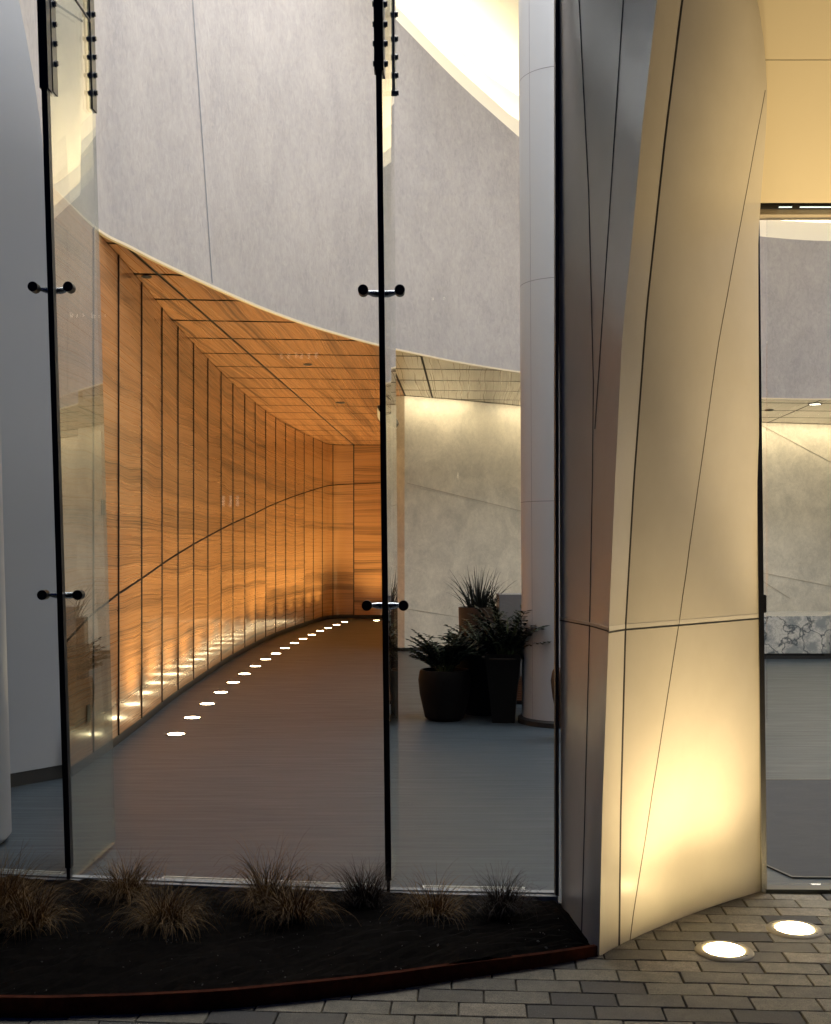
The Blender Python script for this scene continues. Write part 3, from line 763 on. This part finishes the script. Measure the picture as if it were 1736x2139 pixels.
M_LUM = mat('pale_blue_emissive', (.7, .85, .9), .4, emit=(.62, .82, .9), es=.9)
bm = newbm()
for (u0, u1) in ((1628, 1655), (1672, 1760)):
    x0, x1 = (u0 - CX) / FP * 5.29, (u1 - CX) / FP * 5.29; box(bm, x0, x1, 5.292, 5.2995, 3.1745, 3.1785)
obj('pale_strip', bm, M_LUM, sof)  # pale blue strips in the door head, slightly emissive

# upper facade over the glass, above the frame
bm = newbm(); slab_along(bm, [Vector((x, y, 0)) for x, y in FAC], -.05, .1, 6.02, 12)
tag(obj('upper_facade', bm, M_WHITE), 'white upper facade above the glazing, outside the frame', 'facade')
bm = newbm(); slab_along(bm, [Vector((x, y, 0)) for x, y in FAC[5:]], -.02, .1, 3.3, 6.0)
tag(obj('upper_facade', bm, M_WHITE), 'white wall above the entrance behind the yellow soffit', 'facade')
bm = newbm(); bm.faces.new([bm.verts.new(p_) for p_ in ((-8, 5, 12), (14, 5, 12), (14, 28, 12), (-8, 28, 12))])
tag(obj('roof', bm, M_WHITE), 'flat building roof above the atrium, outside the frame', 'roof')

# ------------------------------------------------------------------ office block across the street (seen as faint reflections)
ob = thing('office_building', 'dark office block across the street behind the viewer', 'building', (0, -95, 0))
bm = newbm(); box(bm, -70, 60, -110, -95, 0, 34); obj('wall', bm, mat('dark_facade', (.05, .055, .06), .8), ob)
M_WIN = mat('lit_window', (.8, .75, .6), .5, emit=(1, .9, .68), es=5); rw = random.Random(9)
for k in range(13):
    x = rw.uniform(-62, 52); z = rw.choice([17.5, 19.8, 22.1, 24.4]) if k % 4 else rw.choice([5.5, 8.0]); wd_ = rw.uniform(.12, .28)
    for q_ in range(rw.choice([1, 1, 2, 3])):
        bm = newbm(); box(bm, x + q_ * .75, x + q_ * .75 + wd_, -94.99, -94.95, z, z + rw.uniform(.25, .6)); obj('window', bm, M_WIN, ob)

# ------------------------------------------------------------------ in ground uplights outside
M_LENS2 = mat('bright_lens', (.95, .9, .75), .4, emit=(1, .74, .36), es=60)
M_BEZ = mat('cast_bezel', (.30, .27, .2), .5); bump(M_BEZ, noise(M_BEZ, pos(M_BEZ), 90, 4), .2, .002)
for (u, v, lab, pw) in ((2010, 1925, 'unseen round ground light added to the right to brighten the soffit', 560), (2420, 1925, 'unseen round ground light added far to the right to brighten the soffit', 560), (1513, 1988, 'round glowing ground light, the left one, nearest the viewer', 74), (1660, 1943, 'round glowing ground light, the right one near the entrance', 80)):
    g0 = G(u, v)
    t = thing('ground_light', lab, 'ground light', g0, 'round uplights in the pavers')
    bm = newbm(); lathe(bm, [(.078, .0055), (.07, .014), (.05, .020), (.025, .023), (0, .024)], g0.x, g0.y, 40); obj('lens', bm, M_LENS2, t, smooth=True)
    bm = newbm(); lathe(bm, [(.078, .002), (.079, .008), (.09, .011), (.109, .009), (.116, .001)], g0.x, g0.y, 48); obj('bezel', bm, M_BEZ, t, smooth=True, auto=50)
    for k in range(4):
        an = R(45 + 90 * k); bm = newbm(); cyl(bm, (g0.x + .098 * math.cos(an), g0.y + .098 * math.sin(an), .008), (g0.x + .098 * math.cos(an), g0.y + .098 * math.sin(an), .0115), .004, n=8); obj('screw', bm, M_DSTEEL, t)
    face = Vector((g0.x - .35, 5.15, 3.5)) if u > 1900 else Vector((1.18, 4.64, 1.9)) if u < 1600 else Vector((1.50, 4.96, 1.9))  # the two unseen right-hand lights are added, aimed to brighten the soffit
    spot('uplight', t, (g0.x, g0.y, .03), face, pw, 126 if u < 1900 else 62, 1.0, (1, .74, .40), .075)

# ------------------------------------------------------------------ marble desk
M_MARB = mat('veined_marble', (.7, .7, .66), .2, coat=.2)
mp = mapping(M_MARB, pos(M_MARB), (1.6, 1.6, 1.6))
wn_ = noise(M_MARB, mp, 1.8, 3, .5)
mv = N(M_MARB, 'ShaderNodeVectorMath', operation='ADD'); L(M_MARB, mp, mv.inputs[0])
cb_ = N(M_MARB, 'ShaderNodeTexNoise'); cb_.inputs['Scale'].default_value = 2.4; cb_.inputs['Detail'].default_value = 5; L(M_MARB, mp, cb_.inputs['Vector'])
sc_ = N(M_MARB, 'ShaderNodeVectorMath', operation='SCALE'); sc_.inputs['Scale'].default_value = .8; L(M_MARB, cb_.outputs['Color'], sc_.inputs[0]); L(M_MARB, sc_.outputs[0], mv.inputs[1])
vo = N(M_MARB, 'ShaderNodeTexVoronoi', feature='DISTANCE_TO_EDGE'); vo.inputs['Scale'].default_value = 1.7; L(M_MARB, mv.outputs[0], vo.inputs['Vector'])
vo2 = N(M_MARB, 'ShaderNodeTexVoronoi', feature='DISTANCE_TO_EDGE'); vo2.inputs['Scale'].default_value = 9; L(M_MARB, mv.outputs[0], vo2.inputs['Vector'])
mc = ramp(M_MARB, noise(M_MARB, mp, 3, 6, .65), [(.42, (.22, .24, .24)), (.56, (.47, .46, .42))])
mc = mix(M_MARB, ramp(M_MARB, vo2.outputs[0], [(0, (.7,) * 3), (.06, (0,) * 3)]), mc, (.20, .21, .21))
mc = mix(M_MARB, ramp(M_MARB, vo.outputs[0], [(0, (1,) * 3), (.05, (0,) * 3)]), mc, (.06, .075, .085))
L(M_MARB, mc, bsdf(M_MARB).inputs['Base Color'])
dk = thing('marble_desk', 'low white marble reception desk with blue grey veins and black base', 'desk', (5.4, 17, 0))
dpoly = [(4.55, 16.62), (5.93, 16.62), (6.75, 17.15), (6.75, 17.9), (4.55, 17.9)]
bm = newbm(); prism(bm, dpoly, .085, .63)
bmesh.ops.bevel(bm, geom=list(bm.edges), offset=.008, segments=2, affect='EDGES'); obj('marble_body', bm, M_MARB, dk)
bm = newbm(); prism(bm, [(x * .99 + .055, y + .03) for x, y in dpoly], .006, .084); obj('base', bm, M_RUBBER, dk)
area('desk_area_light', (5.6, 16.0, 3.9), (R(8), 0, 0), .6, .3, 26, (1, .88, .7))  # area light above the desk, no fixture modelled

# ------------------------------------------------------------------ entry mat
M_MAT = mat('dark_entry_mat', (.055, .057, .06), .95)
mn = noise(M_MAT, mapping(M_MAT, pos(M_MAT), (2, 60, 1)), 3, 4, .7); L(M_MAT, ramp(M_MAT, mn, [(.3, (.03, .032, .034)), (.7, (.065, .067, .07))]), bsdf(M_MAT).inputs['Base Color'])
mpoly = [(1.20, 6.9), (1.76, 5.80), (1.83, 5.575), (3.8, 5.50), (4.4, 7.9), (1.3, 7.9)]
em = thing('entry_mat', 'dark grey entry mat with metal border inside the entrance', 'mat', (2.5, 6.5, 0))
bm = newbm(); prism(bm, mpoly, .0065, .0125); obj('carpet', bm, M_MAT, em)
bm = newbm(); cxm, cym = 2.6, 6.7
for rr in (1.012,):
    outp = [(cxm + (x - cxm) * rr, cym + (y - cym) * rr * 1.006) for x, y in mpoly]; inp = [(cxm + (x - cxm) * 1.0, cym + (y - cym) * 1.001) for x, y in mpoly]
    for i in range(len(mpoly)):
        j = (i + 1) % len(mpoly)
        prism(bm, [outp[i], outp[j], inp[j], inp[i]], .0068, .0145)
obj('border', bm, M_DSTEEL, em)

# ------------------------------------------------------------------ floor grilles behind the glass
M_GR = mat('pale_grille', (.55, .55, .5), .4, .3)
def grille(xa, xb, lab):
    ya, yb = facY(xa), facY(xb); t = thing('floor_grille', lab, 'floor grille', ((xa + xb) / 2, (ya + yb) / 2 + .15, 0), 'floor grilles behind the glass')
    d = Vector((xb - xa, yb - ya, 0)); ln = d.length; d.normalize(); nn = Vector((-d.y, d.x, 0)); o0 = Vector((xa, ya, 0)) + nn * .075
    def br_(bm, s0, s1, n0, n1, z0, z1):
        q = [o0 + d * s0 + nn * n0, o0 + d * s1 + nn * n0, o0 + d * s1 + nn * n1, o0 + d * s0 + nn * n1]
        hexa(bm, [(p_.x, p_.y, z0) for p_ in q] + [(p_.x, p_.y, z1) for p_ in q])
    bm = newbm(); br_(bm, 0, ln, 0, .012, .007, .013); br_(bm, 0, ln, .128, .14, .007, .013); br_(bm, 0, .012, .0125, .1275, .007, .013); br_(bm, ln - .012, ln, .0125, .1275, .007, .013)
    obj('frame', bm, M_GR, t)
    bm = newbm()
    for k in range(9): br_(bm, .0125, ln - .0125, .018 + k * .012, .0235 + k * .012, .007, .0115)
    obj('louvres', bm, M_GR, t)
grille(-2.35, -1.76, 'short pale floor grille left of the left glass fin')
grille(-1.25, -.22, 'long pale floor grille behind the middle grass tufts')
grille(.02, .50, 'pale floor grille between the glass fin and the cream pier')

# ------------------------------------------------------------------ planting bed
M_SOIL = mat('dark_mulch', (.012, .010, .008), .95, spec=.05)
sn = noise(M_SOIL, pos(M_SOIL), 45, 6, .75); L(M_SOIL, ramp(M_SOIL, sn, [(.35, (.0012, .001, .001)), (.7, (.006, .0045, .0035))]), bsdf(M_SOIL).inputs['Base Color'])
def soilz(x, y): return .045 + .010 * math.sin(x * 5.1 + y * 3) + .008 * math.sin(x * 13 - y * 9)
bm = newbm(); rows = []
random.seed(11)
for i in range(141):
    x = lerp(-4.6, .69, i / 140); y0 = edgeY(x) + .01; y1 = facY(x) - .042
    if x > .62: y1 = lerp(5.13, 4.55, (x - .62) / .08)
    rows.append([(x, lerp(y0, y1, k / 26), soilz(x, lerp(y0, y1, k / 26)) + random.uniform(-.006, .006)) for k in range(27)])
grid(bm, rows)
tag(obj('planting_soil', bm, M_SOIL), kind='structure')
M_CHIP = mat('pale_chips', (.12, .115, .10), .8)
bm = newbm()
for k in range(170):
    x = random.uniform(-2.2, .6); y = random.uniform(edgeY(x) + .05, facY(x) - .08)
    if random.random() < .5: y = lerp(edgeY(x) + .04, y, .6)
    s_ = random.uniform(.0012, .0032) * (2 if random.random() < .06 else 1); z = soilz(x, y) + .006; a = random.uniform(0, 6.3)
    p_ = Vector((x, y, z)); q = Vector((math.cos(a), math.sin(a), random.uniform(-.4, .4))) * s_ * 1.8; r_ = Vector((-math.sin(a), math.cos(a), .3)) * s_
    vs_ = [bm.verts.new(p_ + o_) for o_ in (q, r_, -q, -r_, Vector((0, 0, s_)), Vector((0, 0, -s_)))]
    for f in ((0, 1, 4), (1, 2, 4), (2, 3, 4), (3, 0, 4), (1, 0, 5), (2, 1, 5), (3, 2, 5), (0, 3, 5)): bm.faces.new([vs_[i] for i in f])
tag(obj('mulch_chips', bm, M_CHIP), kind='stuff')
M_CORT = mat('corten_steel', (.16, .055, .03), .9, spec=.08)
cn = noise(M_CORT, pos(M_CORT), 9, 6, .7); L(M_CORT, ramp(M_CORT, cn, [(.3, (.03, .007, .003)), (.7, (.10, .026, .012))]), bsdf(M_CORT).inputs['Base Color']); bump(M_CORT, cn, .2, .003)
bm = newbm(); EC = catmull([(x, y, 0) for x, y in EDGE], 8)
he = lambda p: interp([-1, .1, .72], [.066, .06, .04], p[0])
slab_along(bm, EC, 0, .022, -.01, he)
tag(obj('bed_edging', bm, M_CORT), 'rust brown steel edging curving round the planting bed', 'edging')

# ------------------------------------------------------------------ ornamental grasses
def grassmat(name, a, b_):
    m = mat(name, a, .7); g_ = N(m, 'ShaderNodeNewGeometry')
    L(m, ramp(m, g_.outputs['Random Per Island'], [(0, b_), (.6, a), (1, tuple(c_ * 1.6 for c_ in a))]), bsdf(m).inputs['Base Color']); return m
M_GRS = grassmat('straw_grass', (.19, .105, .028), (.022, .012, .005))
M_GRD = grassmat('dark_grass', (.035, .018, .008), (.01, .006, .003))
def tuft(u, v, n, h, spread, droop, m, lab, seed):
    rnd = random.Random(seed); p0 = G(u, v - 14, .05)
    bm = newbm()
    for k in range(n):
        a = rnd.uniform(0, 2 * math.pi); r0 = abs(rnd.gauss(0, .035)); base = Vector((p0.x + r0 * math.cos(a), p0.y + r0 * math.sin(a) * .8, .045))
        a += rnd.gauss(0, .4); ln = 1.05 * h * rnd.uniform(.4, 1.15); el = rnd.uniform(.15, 1) * spread; dr = (droop + .12) * rnd.uniform(.3, 1.6)
        d = Vector((math.cos(a) * math.sin(el), math.sin(a) * math.sin(el), math.cos(el))); p_ = base.copy(); seg = 7; L_ = ln / seg; pts = [p_.copy()]
        curl = rnd.gauss(0, .10)
        for s_ in range(seg):
            p_ = p_ + d * L_; pts.append(p_.copy()); d = d + Vector((curl * -math.sin(a), curl * math.cos(a), -dr * (s_ + 1) / seg)); d.normalize()
            if p_.z < .05 and d.z < 0: d.z = abs(d.z) * .2
        sd = Vector((-math.sin(a), math.cos(a), 0)); 
        if rnd.random() < .6: sd = Vector((1, 0, 0))
        wd = rnd.uniform(.0007, .0016); A_ = []; B_ = []
        for i, q in enumerate(pts):
            w_ = wd * (1 - .75 * i / seg); A_.append(bm.verts.new(q - sd * w_)); B_.append(bm.verts.new(q + sd * w_))
        for i in range(seg): bm.faces.new((A_[i], A_[i + 1], B_[i + 1], B_[i]))
    tag(obj('grass_tuft', bm, m, recalc=False), lab, 'ornamental grass', 'grass tufts in the planting bed')
tuft(-5, 1935, 1100, .30, .9, .35, M_GRS, 'large straw coloured grass tuft at the left edge', 1)
tuft(62, 1950, 700, .24, 1.1, .45, M_GRS, 'low straw tuft leaning out beside the large left one', 2)
tuft(262, 1890, 750, .24, 1.0, .5, M_GRS, 'straw grass tuft just right of the left glass fin', 3)
tuft(345, 1945, 900, .25, 1.15, .6, M_GRS, 'wide flopping straw tuft with pale curled blades', 4)
tuft(560, 1902, 480, .34, .95, .62, M_GRS, 'tall wispy tuft with long arching blades', 5)
tuft(612, 1935, 620, .25, .9, .5, M_GRS, 'bushy tuft in front of the wispy one', 6)
tuft(760, 1905, 600, .20, .8, .3, M_GRD, 'small dark tuft left of the middle glass fin', 7)
tuft(905, 1925, 520, .22, 1.1, .55, M_GRS, 'thin brownish tuft right of the middle glass fin', 8)
tuft(1048, 1920, 700, .20, .9, .5, M_GRD, 'dark dense tuft nearest the cream pier', 9)

# ------------------------------------------------------------------ potted plants by the column
M_POTD = mat('dark_ceramic', (.003, .002, .0015), .6, spec=.12)
M_POTB = mat('brown_clay_pot', (.03, .014, .006), .6)
M_POTK = mat('black_planter', (.002, .002, .002), .6, spec=.15)
M_LEAF = mat('glossy_leaf', (.003, .008, .004), .45, spec=.25); M_STEM = mat('stem', (.04, .06, .02), .5)
M_BLADE = mat('dark_blade', (.004, .007, .004), .45)
M_EARTH = mat('pot_soil', (.02, .015, .01), .9)
def pot(name, lab, x, y, prof, m, n=40, rot=0):
    t = thing(name, lab, 'planter', (x, y, 0)); bm = newbm()
    zt_ = prof[-1][1]; r = prof[-1][0]
    pr_ = prof + [(r - .02, zt_), (r - .03, zt_ - .04)]
    if n == 4:
        lathe(bm, pr_, 0, 0, 4); bmesh.ops.rotate(bm, verts=bm.verts, matrix=Matrix.Rotation(rot, 3, 'Z')); bmesh.ops.translate(bm, verts=bm.verts, vec=(x, y, 0))
    else: lathe(bm, pr_, x, y, n)
    obj('pot_body', bm, m, t, smooth=(n != 4), auto=40)
    bm = newbm(); cyl(bm, (x, y, zt_ - .045), (x, y, zt_ - .035), r - .03, n=24); obj('soil', bm, M_EARTH, t)
    return t
def leaf(bm, p_, d, ln, wd):
    d = d.normalized(); s_ = d.cross(Vector((0, 0, 1)));  s_ = (s_.normalized() if s_.length > .01 else Vector((1, 0, 0))) * wd
    a = bm.verts.new(p_); b1 = bm.verts.new(p_ + d * ln * .35 + s_); b2 = bm.verts.new(p_ + d * ln * .35 - s_)
    c1 = bm.verts.new(p_ + d * ln * .75 + s_ * .7 + Vector((0, 0, -.003))); c2 = bm.verts.new(p_ + d * ln * .75 - s_ * .7 + Vector((0, 0, -.003))); e_ = bm.verts.new(p_ + d * ln + Vector((0, 0, -.008)))
    mm = bm.verts.new(p_ + d * ln * .55 + Vector((0, 0, -.008)))
    for f in ((a, b1, mm), (a, mm, b2), (b1, c1, mm), (mm, c2, b2), (c1, e_, mm), (mm, e_, c2)): bm.faces.new(f)
def zz_plant(x, y, z, n, h, lab, seed, bias=0.0, spread=.7):
    rnd = random.Random(seed); t = thing('leafy_plant', lab, 'plant', (x, y, z)); bl = newbm(); bs = newbm()
    for k in range(n):
        a = rnd.uniform(0, 6.28); el = rnd.uniform(.05, spread); ln = h * rnd.uniform(.55, 1.1)
        d = Vector((math.cos(a) * math.sin(el) + bias, math.sin(a) * math.sin(el), math.cos(el))).normalized()
        p_ = Vector((x + .05 * math.cos(a), y + .05 * math.sin(a), z)); pts = [p_.copy()]; seg = 12
        for s_ in range(seg):
            p_ = p_ + d * ln / seg; pts.append(p_.copy()); d = (d + Vector((math.cos(a) * .05, math.sin(a) * .05, -.05))).normalized()
            if s_ > 1:
                sd = d.cross(Vector((-math.sin(a), math.cos(a), .2))).normalized()
                sd2 = d.cross(sd).normalized()
                for sg in (-1, 1): leaf(bl, p_, sd2 * sg + d * .8 + Vector((rnd.uniform(-.3, .3), rnd.uniform(-.3, .3), rnd.uniform(-.2, .3))), rnd.uniform(.07, .10) * (1 - .3 * s_ / seg), .019)
        tube(bs, pts, [lerp(.008, .002, i / seg) for i in range(seg + 1)], 5)
    obj('leaves', bl, M_LEAF, t, recalc=False); obj('stems', bs, M_STEM, t)
def g2(u, v): return G(u, v)
PY = 10.75
def px(u, Y=PY): return (u - CX) / FP * Y
# left bowl pot
pot('round_pot', 'dark rounded pot left of the plant group', px(929, 10.75), 10.75, [(.15, .006), (.185, .03), (.235, .25), (.248, .38), (.235, .46), (.225, .475)], M_POTD)
zz_plant(px(929), 10.75, .43, 52, .44, 'glossy leafy plant in the dark rounded pot', 31, spread=.65)
pot('wide_pot', 'wide black pot in the middle of the plant group', px(1015, 11.15), 11.15, [(.20, .006), (.25, .06), (.335, .38), (.34, .60)], M_POTK)
zz_plant(px(1010, 11.1), 11.1, .54, 80, .46, 'leafy plant in the wide black pot, lowest and darkest', 32, spread=.9)
pot('tapered_planter', 'black square tapered planter at the right of the group', px(1052, 10.62), 10.62, [(.145, .006), (.165, .2), (.22, .55), (.235, .64)], M_POTK, 4, R(38))
zz_plant(px(1052), 10.62, .58, 60, .56, 'leafy plant in the tapered black planter reaching to the column', 33, bias=.28, spread=.8)
pot('tall_pot', 'tall brown cylindrical pot at the back of the group', px(1000, 11.9), 11.9, [(.17, .006), (.19, .3), (.21, 1.0)], M_POTB)
rnd = random.Random(5); bm = newbm(); gx, gy = px(1000, 11.9), 11.9
for k in range(130):
    a = rnd.uniform(0, 6.28); el = abs(rnd.gauss(0, .42)) + .05; ln = rnd.uniform(.22, .50); d = Vector((math.cos(a) * math.sin(el), math.sin(a) * math.sin(el), math.cos(el)))
    p_ = Vector((gx + .14 * math.cos(a) * rnd.random(), gy + .14 * math.sin(a) * rnd.random(), .96)); A_ = []; B_ = []; seg = 7
    for s_ in range(seg + 1):
        w_ = .0065 * (1 - s_ / seg * .9); A_.append(bm.verts.new(p_ - Vector((w_, 0, 0)))); B_.append(bm.verts.new(p_ + Vector((w_, 0, 0)))); p_ = p_ + d * ln / seg; d = (d + Vector((0, 0, -.10 - .1 * rnd.random()))).normalized()
    for i in range(seg): bm.faces.new((A_[i], A_[i + 1], B_[i + 1], B_[i]))
tag(obj('spiky_plant', bm, M_BLADE, recalc=False), 'spiky dark grass like plant in the tall brown pot', 'plant')
pot('round_pot', 'brown rounded pot half hidden behind the pier and column', px(1193, 9.6), 9.6, [(.08, .10), (.10, .12), (.155, .36), (.17, .5), (.155, .58), (.14, .6)], M_POTB)

# grey cabinet behind the plants
cab = thing('grey_cabinet', 'plain dark grey cabinet between the plants and the round column', 'cabinet', (px(1090, 11.8), 11.9, 0))
x0, x1 = px(1043, 11.75), px(1125, 11.75)
bm = newbm(); box(bm, x0, x1, 11.75, 12.2, .30, 1.135, .004); obj('body', bm, mat('grey_laminate', (.16, .165, .175), .5), cab)
bm = newbm()
for k in range(14): box(bm, x0 + .01, x1 - .01, 11.765, 12.19, .05 + k * .0178, .05 + k * .0178 + .010)
obj('louvre_base', bm, mat('brown_louvre', (.14, .06, .03), .5), cab)
bm = newbm(); box(bm, x0 + .02, x1 - .02, 11.79, 12.18, .007, .296); obj('core', bm, M_BLACK, cab)

# hanging round lamp partly hidden by the middle fin
hl = thing('hanging_lamp', 'round cream lamp with black rim under the wood ceiling, half hidden by the middle fin', 'lamp', P(812, 868, 16.5))
bm = newbm(); cpt = P(812, 868, 16.5); axis = Vector((.75, -.25, .6)).normalized(); cyl(bm, cpt - axis * .03, cpt + axis * .03, .21, .19, n=40); obj('rim', bm, M_BLACK, hl, smooth=True, auto=40)
bm = newbm(); cyl(bm, cpt - axis * .13, cpt - axis * .031, .10, .215, n=40); obj('shade', bm, M_COVE, hl, smooth=True, auto=40)
bm = newbm(); cyl(bm, cpt + Vector((0, 0, .03)), (cpt.x, cpt.y, CEILZ), .008, n=8); obj('rod', bm, M_BLACK, hl)

# ceiling lights
def ceil_light(u, v, r, m, lab):
    Y = 2.4 * FP / (HZ - v); p_ = P(u, v, Y)
    t = thing('ceiling_light', lab, 'ceiling light', (p_.x, p_.y, CEILZ - .01), 'small round ceiling lights')
    bm = newbm(); cyl(bm, (p_.x, p_.y, CEILZ - .012), (p_.x, p_.y, CEILZ - .006), r, n=20); obj('lens', bm, m, t)
    bm = newbm(); lathe(bm, [(r, -.008), (r, -.016), (r * 1.25, -.016), (r * 1.3, -.005)], 0, 0, 24); bmesh.ops.translate(bm, verts=bm.verts, vec=(p_.x, p_.y, CEILZ)); obj('trim_ring', bm, M_TRIM, t)
M_ON = mat('lit_downlight', (1, .95, .85), .4, emit=(1, .92, .78), es=6)
ceil_light(1703, 843, .09, M_ON, 'lit white ceiling light at the far right under the beige ceiling')
ceil_light(1607, 856, .06, M_BLACK, 'unlit dark ceiling light just right of the pier')
ceil_light(306, 576, .035, M_BLACK, 'unlit dark ceiling light nearest in the wood ceiling')
ceil_light(643, 760, .045, M_BLACK, 'unlit dark ceiling light in the middle of the wood ceiling')
ceil_light(711, 840, .06, M_BLACK, 'unlit dark ceiling light farthest down the wood ceiling')
ceil_light(1087, 857, .06, M_BLACK, 'unlit dark ceiling light beside the round column')
